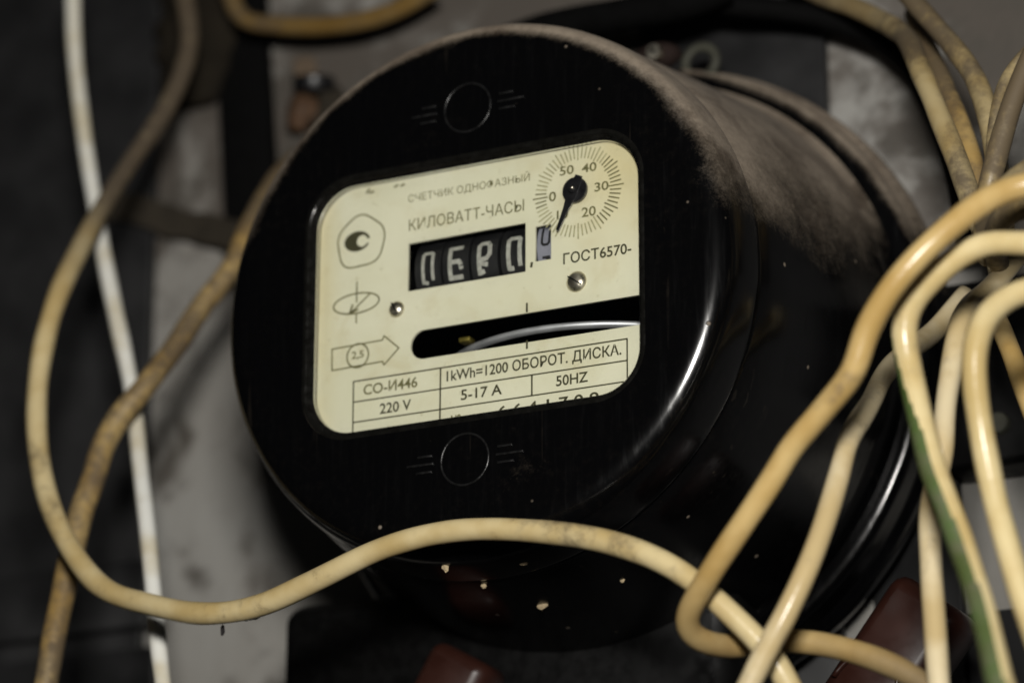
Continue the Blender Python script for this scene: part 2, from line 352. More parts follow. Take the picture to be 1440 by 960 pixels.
# ------------------------------------------------------------ geometry helpers
class MB:
    def __init__(s): s.v = []; s.f = []
    def add(s, vs, fs):
        o = len(s.v); s.v += [tuple(v) for v in vs]; s.f += [tuple(i+o for i in f) for f in fs]; return s
    def loops(s, L, closed=True, cap0=False, cap1=False):
        n = len(L[0]); vs = [p for l in L for p in l]; fs = []
        for i in range(len(L)-1):
            for j in range(n if closed else n-1):
                k = (j+1) % n; fs.append((i*n+j, i*n+k, (i+1)*n+k, (i+1)*n+j))
        if cap0: fs.append(tuple(range(n))[::-1])
        if cap1: fs.append(tuple((len(L)-1)*n+j for j in range(n)))
        return s.add(vs, fs)
    def box(s, c, h, R=None, bev=0.0):
        c = Vector(c); R = R or Matrix.Identity(3)
        b = min(bev, *[x*.9 for x in h]) if bev else 0
        if not b:
            P = [(x, y, z) for x in (-1, 1) for y in (-1, 1) for z in (-1, 1)]
            vs = [c + R @ Vector((p[0]*h[0], p[1]*h[1], p[2]*h[2])) for p in P]
            return s.add(vs, [(0, 1, 3, 2), (4, 6, 7, 5), (0, 4, 5, 1), (2, 3, 7, 6), (0, 2, 6, 4), (1, 5, 7, 3)])
        L = []
        for (yy, ins) in ((-h[1], b), (-h[1]+b*.35, b*.35), (-h[1]+b, 0), (h[1]-b, 0), (h[1]-b*.35, b*.35), (h[1], b)):
            l = []
            for sx, sz, a0 in ((1, 1, 0), (-1, 1, 90), (-1, -1, 180), (1, -1, 270)):
                for q in range(4):
                    a = math.radians(a0+q*30); r = max(b-ins, .05*b)
                    l.append(c + R @ Vector((sx*(h[0]-b)+r*math.cos(a), yy, sz*(h[2]-b)+r*math.sin(a))))
            L.append(l)
        return s.loops(L, True, True, True)
    def lathe(s, prof, c=(0, 0, 0), axis=(0, 1, 0), n=64, cap0=False, cap1=False):
        ax = Vector(axis).normalized(); c = Vector(c)
        u = ax.cross(Vector((0, 0, 1)));
        if u.length < .1: u = ax.cross(Vector((1, 0, 0)))
        u.normalize(); w_ = ax.cross(u)
        L = [[c + ax*h + (u*math.cos(2*math.pi*j/n)+w_*math.sin(2*math.pi*j/n))*r for j in range(n)] for r, h in prof]
        return s.loops(L, True, cap0, cap1)
    def build(s, name, mat, parent=None, smooth=True, sharp=None):
        me = bpy.data.meshes.new(name)
        me.from_pydata([(v[0]*S, v[1]*S, v[2]*S) for v in s.v], [], s.f); me.update()
        me.materials.append(M[mat] if isinstance(mat, str) else mat)
        import bmesh
        bm = bmesh.new(); bm.from_mesh(me); bmesh.ops.recalc_face_normals(bm, faces=bm.faces)
        if sharp:
            for e in bm.edges:
                if len(e.link_faces) == 2 and e.calc_face_angle(0) > math.radians(sharp): e.smooth = False
        bm.to_mesh(me); bm.free()
        me.polygons.foreach_set('use_smooth', [smooth]*len(me.polygons))
        o = bpy.data.objects.new(name, me); COL.objects.link(o)
        if parent: o.parent = parent
        return o

def tag(o, label=None, cat=None, group=None, kind=None):
    for k, v in (('label', label), ('category', cat), ('group', group), ('kind', kind)):
        if v: o[k] = v
    return o
def thing(name, loc, label, cat, group=None):
    o = bpy.data.objects.new(name, None); o.empty_display_size = .01; COL.objects.link(o)
    o.location = Vector(loc)*S; return tag(o, label, cat, group)

def smooth_path(P, step=1.6):
    P = [Vector(p) for p in P]; out = []
    Q = [P[0]*2-P[1]] + P + [P[-1]*2-P[-2]]
    for i in range(1, len(Q)-2):
        p0, p1, p2, p3 = Q[i-1:i+3]; n = max(2, int((p2-p1).length/step))
        d1 = max((p1-p0).length, 1e-3)**.5; d2 = max((p2-p1).length, 1e-3)**.5; d3 = max((p3-p2).length, 1e-3)**.5
        m1 = (p1-p0)/d1 - (p2-p0)/(d1+d2) + (p2-p1)/d2; m2 = (p2-p1)/d2 - (p3-p1)/(d2+d3) + (p3-p2)/d3
        m1 *= d2; m2 *= d2
        for k in range(n):
            t = k/n; t2 = t*t; t3 = t2*t
            out.append(p1*(2*t3-3*t2+1) + m1*(t3-2*t2+t) + p2*(-2*t3+3*t2) + m2*(t3-t2))
    out.append(P[-1]); 
    for _ in range(3):   # relax hand-measured kinks
        out = [out[0]] + [(out[i-1]+out[i]*2+out[i+1])/4 for i in range(1, len(out)-1)] + [out[-1]]
    return out

def tube_frames(path):
    T = [(path[min(i+1, len(path)-1)]-path[max(i-1, 0)]).normalized() for i in range(len(path))]
    u = T[0].cross(Vector((.3, 1, .2))).normalized(); F = []
    for t in T:
        u = (u - t*u.dot(t)).normalized(); F.append((t, u, t.cross(u)))
    return F

def tube(P, r, seg=18, seed=0, wob=.06, step=1.6):
    path = smooth_path(P, step); F = tube_frames(path); L = []
    for i, (p, (t, u, v)) in enumerate(zip(path, F)):
        rr = r*(1+wob*mnoise.noise(p*.08+Vector((seed, 0, 0)))*1.6)
        off = u*mnoise.noise(p*.035+Vector((seed, 7, 0)))*.35 + v*mnoise.noise(p*.035+Vector((3, seed, 0)))*.35
        L.append([p+off+(u*math.cos(2*math.pi*j/seg)+v*math.sin(2*math.pi*j/seg))*rr for j in range(seg)])
    return L

def rrect(cx, cz, hw, hh, rad, a):
    """radius point on a rounded rectangle in direction a from its centre"""
    dx, dz = math.cos(a), math.sin(a)
    t = min(hw/max(abs(dx), 1e-9), hh/max(abs(dz), 1e-9)); x, z = dx*t, dz*t
    ix, iz = hw-rad, hh-rad
    if abs(x) > ix and abs(z) > iz:
        sx, sz = math.copysign(ix, x), math.copysign(iz, z)
        b = dx*sx+dz*sz; c = sx*sx+sz*sz-rad*rad
        t = b+math.sqrt(max(0, b*b-c)); x, z = dx*t, dz*t
    return cx+x, cz+z

# ------------------------------------------------------------ setting
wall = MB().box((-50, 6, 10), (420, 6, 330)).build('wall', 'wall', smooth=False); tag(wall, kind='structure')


# dark painted steel strips of the cabinet behind the meter
def strip(name, x0, x1, z0, z1, t, label, cat='metal strip', mat='board', slant=(0, 0), group=None, y0=-.0):
    b = MB(); cx = (x0+x1)/2; cz = (z0+z1)/2
    a = math.atan2(slant[0], z1-z0)
    R = Matrix.Rotation(a, 3, 'Y')
    b.box((0, 0, 0), ((x1-x0)/2, t/2, (z1-z0)/2), R, bev=.6)
    o = b.build(name, mat, smooth=True, sharp=40); o.location = Vector((cx, y0-t/2, cz))*S
    return tag(o, label, cat, group)
strip('metal_strip', -330, -154.5, -200, 260, 3, 'wide dark steel strip behind the white cable at the left edge', slant=(-5, 0), group='dark steel strips of the cabinet')
strip('metal_strip', -2, 51.5, -200, 260, 3.4, 'dark steel strip behind the top of the meter, beside the pale wall patch', group='dark steel strips of the cabinet')
strip('metal_strip', -135.5, -119, 52, 210, 4.5, 'narrow black strip left of the meter, between two pale wall patches', slant=(-14, 0), mat='blackpvc', group='dark steel strips of the cabinet')
strip('metal_rail', -340, -149.5, -44, -25, 4.5, 'black horizontal rail crossing the dark strip at the lower left', 'metal rail', y0=-3.1)
strip('metal_rail', -340, -146.5, -120, -49.5, 3.2, 'lower black rail under the crossing tan cables at the bottom left', 'metal rail', y0=-3.1)

strip('metal_strip', 60, 83, -200, -22, 3.4, 'dark strip standing in for cable shadows at the lower right behind the pale upright cable', group='dark steel strips of the cabinet')  # added where the wall is dark only from cable shadows
strip('metal_rail', 83.5, 200, -160, -65, 3.2, 'short black rail at the lower right corner under the pale wall', 'metal rail')

# ------------------------------------------------------------ the meter
meter = thing('electricity_meter', (0, 0, 0), 'round black bakelite electricity meter with ivory dial plate and dusty side', 'electricity meter')
def Y(y): return y-105.0
WX, WZ, WHW, WHH, WR = 0.95, -.55, 42.4, 30.95, 10.5
NS = 288
A = [2*math.pi*(j+.5)/NS for j in range(NS)]
def rr_loop(grow, y): return [(lambda q: (q[0], Y(y), q[1]))(rrect(WX, WZ, WHW+grow, WHH+grow, WR+grow, a)) for a in A]
def c_loop(r, y): return [(r*math.cos(a), Y(y), r*math.sin(a)) for a in A]
def blend(r, g, f, y):
    out = []
    for a in A:
        x, z = rrect(WX, WZ, WHW+g, WHH+g, WR+g, a); out.append((x*(1-f)+r*math.cos(a)*f, Y(y), z*(1-f)+r*math.sin(a)*f))
    return out
cap = MB()
L = [rr_loop(2.2, 3.4), rr_loop(2.2, 0)]
L += [blend(61, 2.2, f, 0) for f in (.25, .5, .75)]
L += [c_loop(60, 0), c_loop(61.4, .08), c_loop(62.8, .42), c_loop(64.0, 1.05), c_loop(65.0, 1.95), c_loop(65.75, 3.1), c_loop(66.25, 4.5), c_loop(66.6, 6.2),
      c_loop(67.1, 9), c_loop(67.45, 12), c_loop(67.6, 13.4), c_loop(67.62, 14.1), c_loop(67.5, 14.35), c_loop(67.2, 14.45), c_loop(63.6, 14.45), c_loop(62.6, 6), c_loop(58, 3.6)]
L += [blend(58, 2.2, f, 3.4) for f in (.66, .33)] + [rr_loop(2.2, 3.4)]
cap.loops(L); cap.build('front_cap', 'bakelite', meter, sharp=60)
rim = MB(); rim.loops([rr_loop(0, 3.35), rr_loop(0, 1.9), rr_loop(.1, 1.45), rr_loop(.4, 1.0), rr_loop(.75, .5), rr_loop(1.0, .12), rr_loop(1.25, -.05), rr_loop(1.6, -.04), rr_loop(2.19, .05), rr_loop(2.19, 3.35), rr_loop(0, 3.35)])
rim.build('window_rim', 'lip', meter, sharp=60)
drum = MB().lathe([(63.6, 14.6), (66.9, 14.6), (67.2, 14.9), (67.55, 16), (68.05, 17.6), (68.8, 20.5), (70, 28), (71.6, 38), (73.4, 50), (75.2, 62), (76.8, 73), (77.6, 77.5), (79.3, 79.2),
                   (74, 79.2), (70, 60), (65, 30), (63.6, 14.6)], (0, -105, 0), n=160)
drum.build('drum_body', 'bakelite', meter, sharp=50)
fl = MB().lathe([(60, 79.6), (80.5, 79.6), (82.6, 79.9), (83.8, 80.8), (84.3, 82.4), (84.5, 86), (84.9, 87.4), (86, 88.2), (86.7, 89.4), (86.9, 91.5), (86.4, 93.6), (85, 94.6), (78, 95), (70, 95), (70, 104.6), (60, 104.6), (60, 79.6)], (0, -105, 0), n=160)
fl.build('base_flange', 'bakelite', meter, sharp=50)
MB().lathe([(.1, 80.5), (60, 80.5), (60, 84), (.1, 84)], (0, -105, 0), n=64).build('back_plate', 'hole', meter, sharp=40)

MB().box((-22, -24, -104), (62, 22, 50), bev=5).build('terminal_cover', 'hole', meter)

# moulded emblems on the cap: ring with three dashes at each side
def emblem(cx, cz):
    R_ = 6.1; b = MB(); pts_ = 48; r = .32
    L = []
    for j in range(pts_):
        a = 2*math.pi*j/pts_; c = Vector((math.cos(a), 0, math.sin(a)))
        L.append([Vector((cx, Y(0), cz)) + c*(R_+r*math.cos(q)) + Vector((0, -r*.8*math.sin(q), 0)) for q in [k*math.pi/4 for k in range(-1, 6)]])
    L.append(L[0]); b.loops(L, closed=False)
    ring = b.build('emblem_ring', 'emblem', meter)
    for sx in (-1, 1):
        for dz, x0, x1 in ((1.9, 8.4, 12.2), (0, 8.0, 15.0), (-1.9, 8.4, 12.6)):
            d = MB().box((cx+sx*(x0+x1)/2, Y(0)-.05, cz+dz), ((x1-x0)/2, .3, .3), bev=.14)
            d.build('emblem_dash', 'emblem', meter)
emblem(0, 44.1); emblem(0, -42.6)

# dial plate with its openings cut through
def outline_mesh(name, outlines, y, thick, mat, parent, res=10):
    cu = bpy.data.curves.new(name, 'CURVE'); cu.dimensions = '2D'; cu.fill_mode = 'BOTH'
    for P in outlines:
        sp = cu.splines.new('POLY'); sp.points.add(len(P)-1); sp.use_cyclic_u = True
        for q, p in zip(sp.points, P): q.co = (p[0]*S, p[1]*S, 0, 1)
    cu.extrude = thick/2*S
    t = bpy.data.objects.new('tmp', cu); COL.objects.link(t)
    bpy.context.view_layer.update()
    me = bpy.data.meshes.new_from_object(t.evaluated_get(bpy.context.evaluated_depsgraph_get()))
    bpy.data.objects.remove(t); bpy.data.curves.remove(cu)
    for v in me.vertices:
        x, z, h = v.co; v.co = (x, h+y*S, z)
    me.name = name
    me.materials.clear(); me.materials.append(M[mat])
    o = bpy.data.objects.new(name, me); COL.objects.link(o); o.parent = parent; return o
def arc(cx, cz, r, a0, a1, n): return [(cx+r*math.cos(math.radians(a0+(a1-a0)*i/n)), cz+r*math.sin(math.radians(a0+(a1-a0)*i/n))) for i in range(n+1)]
PLY = Y(3.5)
SLOT = [(47.5, -8.4), (-12.8, -8.4)] + arc(-12.8, -11.95, 3.58, 90, 270, 20) + [(47.5, -15.55)]
# the slot is a little taller toward its open end, as cut
SLOT = [(x, z if z > -12 else z-.0) for x, z in SLOT]
plate = outline_mesh('dial_plate', [[(-46, -36), (48.8, -36), (48.8, 35.6), (-46, 35.6)],
    [(-17.3, 1.8), (13.7, 1.8), (13.7, 13.85), (-17.3, 13.85)], [(16.25, 3.85), (20.3, 3.85), (20.3, 12.5), (16.25, 12.5)], SLOT], PLY+.3, .6, 'plate', meter)
PF = PLY-.02          # prints lie on the plate's face
def bar(x0, z0, x1, z1, wd, name='printed_line', mat='ink', y=None, parent=None):
    d = Vector((x1-x0, z1-z0)); L_ = d.length; n_ = Vector((-d.y, d.x))/L_*wd/2
    P = [(x0+n_.x, z0+n_.y), (x1+n_.x, z1+n_.y), (x1-n_.x, z1-n_.y), (x0-n_.x, z0-n_.y)]
    y = PF if y is None else y
    b = MB(); b.add([(p[0], y+.015, p[1]) for p in P]+[(p[0], y-.015, p[1]) for p in P], [(0, 1, 2, 3), (7, 6, 5, 4), (0, 4, 5, 1), (1, 5, 6, 2), (2, 6, 7, 3), (3, 7, 4, 0)])
    return b.build(name, mat, parent or plate, smooth=False)
def strokes(paths, wd, name, mat='ink', y=None, parent=None):
    """polyline strokes of even width as one printed mark"""
    b = MB(); y = PF if y is None else y
    for P in paths:
        for i in range(len(P)-1):
            (x0, z0), (x1, z1) = P[i], P[i+1]; d = Vector((x1-x0, z1-z0)); 
            if d.length < 1e-6: continue
            e = d.normalized()*wd*.25; n_ = Vector((-d.y, d.x)).normalized()*wd/2
            x0 -= e.x; z0 -= e.y; x1 += e.x; z1 += e.y; yy = y-.0006*(i % 3)
            b.add([(x0+n_.x, yy, z0+n_.y), (x1+n_.x, yy, z1+n_.y), (x1-n_.x, yy, z1-n_.y), (x0-n_.x, yy, z0-n_.y)], [(0, 1, 2, 3)])
    return b.build(name, mat, parent or plate, smooth=False)

def text_mesh(body, x, z, width, height, mat, y=None, parent=None, name='printed_text', bold=0.0):
    cu = bpy.data.curves.new(name, 'FONT'); cu.body = body; cu.size = 1; cu.offset = bold; cu.resolution_u = 4
    t = bpy.data.objects.new('tmp', cu); COL.objects.link(t); bpy.context.view_layer.update()
    me = bpy.data.meshes.new_from_object(t.evaluated_get(bpy.context.evaluated_depsgraph_get()))
    bpy.data.objects.remove(t); bpy.data.curves.remove(cu)
    xs = [v.co.x for v in me.vertices]; CAPH = .69
    x0, x1 = min(xs), max(xs); sx = width/(x1-x0); sz = height/CAPH; y = PF if y is None else y
    for v in me.vertices: v.co = ((x+(v.co.x-x0)*sx)*S, y*S, (z+v.co.y*sz)*S)
    me.name = name; me.materials.clear(); me.materials.append(M[mat])
    o = bpy.data.objects.new(name, me); COL.objects.link(o); o.parent = parent or plate; return o
for body, x, z, wd, h, ink in TEXTS:
    if body.startswith('6 6') or body == '№': z -= .55
    if body == '2,5': x, wd = -32.2, 3.3
    text_mesh(body, x, z, wd, h, ink, bold=0 if 'Ф' in body else .004 if 'Ы' in body else .018)

# quality mark: rounded five-sided outline round a dark disc
def rounded_poly(P, r, n=6):
    out = []
    for i, p in enumerate(P):
        p = Vector(p); a = (Vector(P[i-1])-p).normalized(); b = (Vector(P[(i+1) % len(P)])-p).normalized()
        A_, B_ = p+a*r, p+b*r
        for k in range(n+1):
            t = k/n; q = A_*(1-t)**2 + p*2*t*(1-t) + B_*t*t; out.append((q.x, q.y))
    return out+[out[0]]
strokes([rounded_poly([(-30.4, 24.3), (-23.2, 18.9), (-25.2, 10.6), (-35.2, 10.0), (-37.1, 19.0)], 3.2)], .42, 'printed_pentagon', 'faded')
def disc_print(cx, cz, rx, rz, name, mat, y, tilt=0, n=36):
    b = MB(); b.add([(cx+rx*math.cos(2*math.pi*i/n), y, cz+rz*math.sin(2*math.pi*i/n)+tilt*rx*math.cos(2*math.pi*i/n)) for i in range(n)], [tuple(range(n))])
    return b.build(name, mat, plate, smooth=False)
disc_print(-31.3, 16.7, 3.5, 2.55, 'printed_disc', 'ink', PF)
disc_print(-29.9, 16.6, 1.45, 1.45, 'printed_hole', 'plate', PF-.012)
bar(-29.2, 16.5, -27.4, 16.3, 1.1, 'printed_gap', 'plate', PF-.016)
# disc symbol
el = [(-31.2+6.2*math.cos(a), 1.0+2.5*math.sin(a)+.05*math.cos(a)) for a in [2*math.pi*i/40 for i in range(41)]]
strokes([el], .42, 'printed_disc_symbol', 'faded')
strokes([[(-31.15, 6.4), (-31.15, 1.3)], [(-31.15, -1.7), (-31.13, -3.9)]], .38, 'printed_axis', 'faded')
strokes([[(-32.8, -1.3), (-27.4, 3.0)]], .4, 'printed_spoke', 'faded'); strokes([[(-32.9, -1.2), (-32.2, .8)], [(-32.9, -1.2), (-30.8, -.6)]], .55, 'printed_arrow_tip', 'faded')
strokes([POLYS['arrow']+[POLYS['arrow'][0]]], .38, 'printed_arrow', 'faded')
strokes([[(-30.55+2.9*math.cos(a), -12.15+2.95*math.sin(a)) for a in [2*math.pi*i/36 for i in range(37)]]], .42, 'printed_circle', 'faded')
# rating table
bar(-31.7, -18.45, 39.55, -18.45, .36); bar(-31.5, -23.55, 39.4, -23.6, .34); bar(-31.5, -28.55, 39.4, -28.55, .34)
bar(-31.55, -18.4, -31.5, -34.5, .36); bar(-8.35, -18.5, -8.4, -34.5, .42); bar(15.36, -23.5, 15.36, -28.6, .42); bar(39.42, -18.4, 39.38, -34, .36)
bar(14.06, -5.9, 14.06, -8.2, .5); bar(14.08, -15.0, 14.08, -17.1, .5)
bar(15.15, 2.6, 15.35, 3.9, .6, 'printed_comma', 'ink')
strokes([[(-29.0, 28.6), (-28.2, 29.6)], [(-28.2, 28.6), (-27.0, 28.7)], [(-21.3, 28.9), (-20.4, 29.2)], [(-19.6, 28.9), (-18.6, 29.1)]], .5, 'printed_mark', 'faded')
# small dial: sixty ticks
DC = (27.25, 19.3)
tk = []
for i in range(60):
    a = 2*math.pi*i/60; r0 = 8.3 if i % 5 else 7.9; tk.append([(DC[0]+r0*math.cos(a), DC[1]+r0*math.sin(a)), (DC[0]+(11 if i % 5 else 11.6)*math.cos(a), DC[1]+(11 if i % 5 else 11.6)*math.sin(a))])
for i, seg in enumerate(tk): strokes([seg], .36, 'printed_tick', 'faded' if i > 50 or i < 8 or 28 < i < 33 else 'ghost')
# pointer: knob and tapering hand on a spindle
kn = MB().lathe([(.05, -2.6), (1.0, -2.6), (1.15, -2.4), (1.15, -1.7), (2.9, -1.6), (3.1, -1.4), (3.1, -.7), (2.95, -.5), (1, -.4), (1, 0.3)], (27.0, PLY, 19.4), (0, 1, 0), 32)
kn.build('pointer_knob', 'black', meter, sharp=40)
MB().lathe([(.05, -3.1), (.45, -3.05), (.5, -2.55)], (27.0, PLY, 19.4), (0, 1, 0), 16).build('pointer_spindle', 'steel', meter)
hd = MB(); tip = Vector((22.75, 9.9)); c0 = Vector((27.0, 19.4)); d = (tip-c0).normalized(); n_ = Vector((-d.y, d.x))
tail = c0 - d*3.4
P = [tail+n_*.9, tail-n_*.9, c0-n_*1.25+d*1.5, c0+d*5-n_*.7, tip-n_*.32, tip+n_*.32, c0+d*5+n_*.7, c0+n_*1.25+d*1.5]
hd.loops([[(p.x, PLY-1.95, p.y) for p in P], [(p.x, PLY-1.65, p.y) for p in P]], True, True, True)
hd.build('pointer_hand', 'black', meter, smooth=False)
# plate screws: domed heads with a slot
def plate_screw(x, z, r, ang):
    b = MB().lathe([(.02, -1.35), (r*.35, -1.27), (r*.65, -1.02), (r*.88, -.6), (r, -.15), (r, .2)], (x, PLY, z), (0, 1, 0), 32)
    s_ = b.build('screw', 'steel', plate)
    R = Matrix.Rotation(math.radians(ang), 3, 'Y')
    MB().box((x, PLY-1.2, z), (r*.8, .16, .16), R).build('screw_slot', 'hole', s_, smooth=False)
plate_screw(-20.2, -2.2, 2.05, 60); plate_screw(26.8, -2.75, 2.55, 35)
# number drums behind the register opening
def drum_glyph(parent, cx, cz, paths, wd, rad, yc, mat):
    b = MB()
    for P in paths:
        for i in range(len(P)-1):
            p0, p1 = Vector(P[i]), Vector(P[i+1]); k = max(1, int((p1-p0).length/.6)); d_ = (p1-p0).normalized(); n2 = Vector((-d_.y, d_.x))*wd/2
            p0 = p0-d_*wd*.3; p1 = p1+d_*wd*.3
            for q in range(k):
                a, c = p0+(p1-p0)*q/k, p0+(p1-p0)*(q+1)/k; vs_ = []
                for g in (a+n2, c+n2, c-n2, a-n2):
                    th = g.y/rad; rr = rad+.03+.004*(i % 3); vs_.append((cx+g.x, yc-rr*math.cos(th), cz+rr*math.sin(th)))
                b.add(vs_, [(0, 1, 2, 3)])
    return b.build('digit', mat, parent, smooth=False)
RD = 9.5; YC = PLY+1.1+RD; ZC = 7.6
G = [[[(-1.3, -3.6), (-1.3, 3.0), (-.9, 3.4), (.9, 3.4), (1.3, 3.0), (1.3, -3.0)], [(-1.3, -3.4), (-.3, -3.7)]],
     [[(-1.5, -3.6), (-1.5, 3.5), (1.5, 3.5)], [(-1.5, .1), (.9, .1)], [(-1.5, -3.5), (1.5, -3.5)], [(.9, .1), (1.35, -.5), (1.5, -1.5)]],
     [[(-1.4, -3.6), (-1.4, 2.9), (-.8, 3.5), (.8, 3.5), (1.4, 2.7), (1.5, .6), (.6, -.3), (-1.2, -.5)], [(-1.3, -1.2), (.6, -1.7)], [(-1.3, -3.4), (-.4, -3.2)]],
     [[(-1.5, -3.6), (-1.5, 3.0), (-1.0, 3.5), (1.1, 3.5), (1.5, 3.0), (1.5, -3.0)], [(-1.4, -3.6), (-.6, -3.6)]]]
for i, (gx, g) in enumerate(zip((-12.7, -5.3, 2.3, 10.1), G)):
    g = [[(a*.98, b*1.06) for a, b in q] for q in g]
    db = MB().lathe([(RD-2, -3.6), (RD, -3.45), (RD, 3.45), (RD-2, 3.6)], (gx, YC, ZC), (1, 0, 0), 64, True, True)
    do = db.build('number_drum', 'drum', meter, sharp=40)
    drum_glyph(do, gx, ZC, g, 1.1 if i else .85, RD, YC, 'digit')
db = MB().lathe([(RD-2, -2.3), (RD, -2.2), (RD, 2.2), (RD-2, 2.3)], (18.3, YC, ZC+.4), (1, 0, 0), 64, True, True)
do = db.build('decimal_drum', 'drumgrey', meter, sharp=40)
drum_glyph(do, 18.3, ZC+.4, [[(-.95, 4.6), (-.95, .6), (-.5, .1), (.5, .1), (.95, .6), (.95, 4.6)], [(-.8, -2.9), (.8, -2.9)], [(0, -3.2), (.8, -3.2)]], .6, RD, YC, 'drum')
# dark frame under the openings, aluminium disc seen edge-on in the slot
MB().box((0, Y(30), 8), (46, 1, 12)).build('mechanism_frame', 'hole', meter, smooth=False)
MB().lathe([(.5, -.6), (38.9, -.75), (39.7, -.5), (40, 0), (39.7, .5), (38.9, .75), (.5, .75)], (14.1, Y(7.8)+40, -10.9), (0, 0, 1), 128).build('rotating_disc', 'darkdisc', meter, sharp=50)
MB().lathe([(38.8, -.8), (39.9, -.55), (40.1, 0), (39.9, .55), (38.8, .8), (38.8, -.8)], (14.1, Y(7.8)+40, -10.9), (0, 0, 1), 128).build('disc_rim', 'aluminium', meter, sharp=70)
MB().box((-6.5, Y(13), -9.2), (1.5, 1.5, .6), bev=.3).build('brass_stud', 'brass', meter)
# glass pane let into the cap
gp = MB(); gp.loops([rr_loop(-.05, 1.9), rr_loop(-.05, 2.6)], True, True, True); gp.build('window_glass', 'glass', meter, smooth=False)

# ------------------------------------------------------------ cables
def cable(key, r, mat, label, cat='cable', group=None, seed=0, name='cable'):
    P = CABLES[key]; b = MB(); b.loops(tube(P, r, seed=seed), True, True, True)
    o = b.build(name, mat, None); return tag(o, label, cat, group)
SHADE_GRIME = {'long': (.012, .062), 'warm': (-.072, -.125), 'pale': (-.010, .012), 'dull': (.05, .12)}  # lower end of 'warm' is painted darker for the shade it hangs in
GR = 'old tan cables hanging around the meter'
DIRT = (.075, .055, .036)  # also the tone of the shade painted into cable ends
mats = {k: pvc(f'tan_insulation_{k}', col, DIRT, am, sd, sp, shade_grime=SHADE_GRIME.get(k)) for k, col, am, sd, sp in (
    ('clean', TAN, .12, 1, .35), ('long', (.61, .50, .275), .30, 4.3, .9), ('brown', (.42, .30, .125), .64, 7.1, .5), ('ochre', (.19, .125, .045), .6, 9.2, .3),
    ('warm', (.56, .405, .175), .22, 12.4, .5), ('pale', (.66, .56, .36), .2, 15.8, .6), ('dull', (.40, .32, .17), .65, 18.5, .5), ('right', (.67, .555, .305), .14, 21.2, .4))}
M['white'] = pvc('white_insulation', (.74, .74, .69), (.35, .30, .22), .12, 31, .2)
cable('white', 2.15, M['white'], 'white cable hanging down the left edge in front of the dark strip', seed=1)
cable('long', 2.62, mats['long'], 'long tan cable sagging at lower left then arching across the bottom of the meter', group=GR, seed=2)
cable('brown', 3.0, mats['brown'], 'brown stained cable slanting from behind the meter to the lower left corner', group=GR, seed=3)
cable('top', 2.6, mats['ochre'], 'ochre cable bent along the top edge above the rusty terminal', group=GR, seed=4)
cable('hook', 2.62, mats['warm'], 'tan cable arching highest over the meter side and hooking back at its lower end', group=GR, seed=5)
cable('right', 2.62, mats['right'], 'clean tan cable curving down at the far right beside the yellow and green one', group=GR, seed=6)
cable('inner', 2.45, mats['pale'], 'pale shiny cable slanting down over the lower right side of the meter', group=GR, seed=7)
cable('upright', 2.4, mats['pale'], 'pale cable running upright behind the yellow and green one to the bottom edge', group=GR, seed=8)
cable('slantfar', 2.5, mats['dull'], 'dull tan cable slanting from the top edge over the pale wall at upper right', group=GR, seed=9)
cable('loopthin', 1.7, mats['dull'], 'thin tan cable curving behind a thicker one at the upper right edge', group=GR, seed=10)
cable('slantnear', 2.5, mats['dull'], 'tan cable slanting down from the right edge to meet the arching cables', group=GR, seed=11)
cable('bentfar', 2.6, mats['dull'], 'dull cable bent at the top edge, falling along the pale wall right of meter', group=GR, seed=12)
cable('behindfar', 2.4, mats['brown'], 'dirty cable half hidden behind the bent dull one at upper right', group=GR, seed=13)
cable('bitabove', 2.2, mats['dull'], 'short run of cable just above the highest arch at the right edge', group=GR, seed=14)
cable('bitbelow', 2.6, mats['dull'], 'short run of cable tucked right under the highest arch at the right edge', group=GR, seed=15)
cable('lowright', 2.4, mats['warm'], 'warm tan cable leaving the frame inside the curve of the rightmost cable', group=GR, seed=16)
cable('black', 4.4, 'blackpvc', 'thick black cable sloping behind the top left rim of the meter', seed=17)
cable('shadowright', 2.8, 'blackpvc', 'black tube in place of the shadow behind the tan cables at the upper right', seed=18)  # added tube, drawn where the bent cable's shadow falls on the wall

# yellow and green earth wire: two colours round one sheath
root = thing('earth_cable', CABLES['striped'][0], 'yellow earth cable with a green stripe down its left side', 'cable')
L = tube(CABLES['striped'], 2.7, seg=36, seed=19)
O = Vector(CABLES['striped'][0]); nl = len(L); seg = 36
viewv = -Vector(CAM_DIR); left = Vector((-1, 0, -.15))
yel, grn = MB(), MB()
def ang_of(p, c, t):
    a = (p-c); return a
vy = [p-O for l in L for p in l]
fy, fg = [], []
for i in range(nl-1):
    c = sum(L[i], Vector())/seg; c2 = sum(L[i+1], Vector())/seg; t = (c2-c).normalized()
    e1 = (left - t*left.dot(t)).normalized(); e2 = t.cross(e1)
    if e2.y > 0: e2 = -e2                       # e2 points out from the wall
    s_ = i/nl
    rot = math.radians(-70 + 100*min(1, max(0, (s_-.22)/.26)) + 22*max(0, (s_-.6)/.4))   # the lay of the stripe turns to the front
    for j in range(seg):
        k = (j+1) % seg; mid = (L[i][j]+L[i][k])/2 - c
        a = math.atan2(mid.dot(e2), mid.dot(e1))
        d_ = abs((a-rot+math.pi) % (2*math.pi)-math.pi)
        (fg if d_ < math.radians(78) else fy).append((i*seg+j, i*seg+k, (i+1)*seg+k, (i+1)*seg+j))
yel.add(vy, fy).build('yellow_insulation', mats['right'], root); grn.add(vy, fg).build('green_stripe', 'green', root)

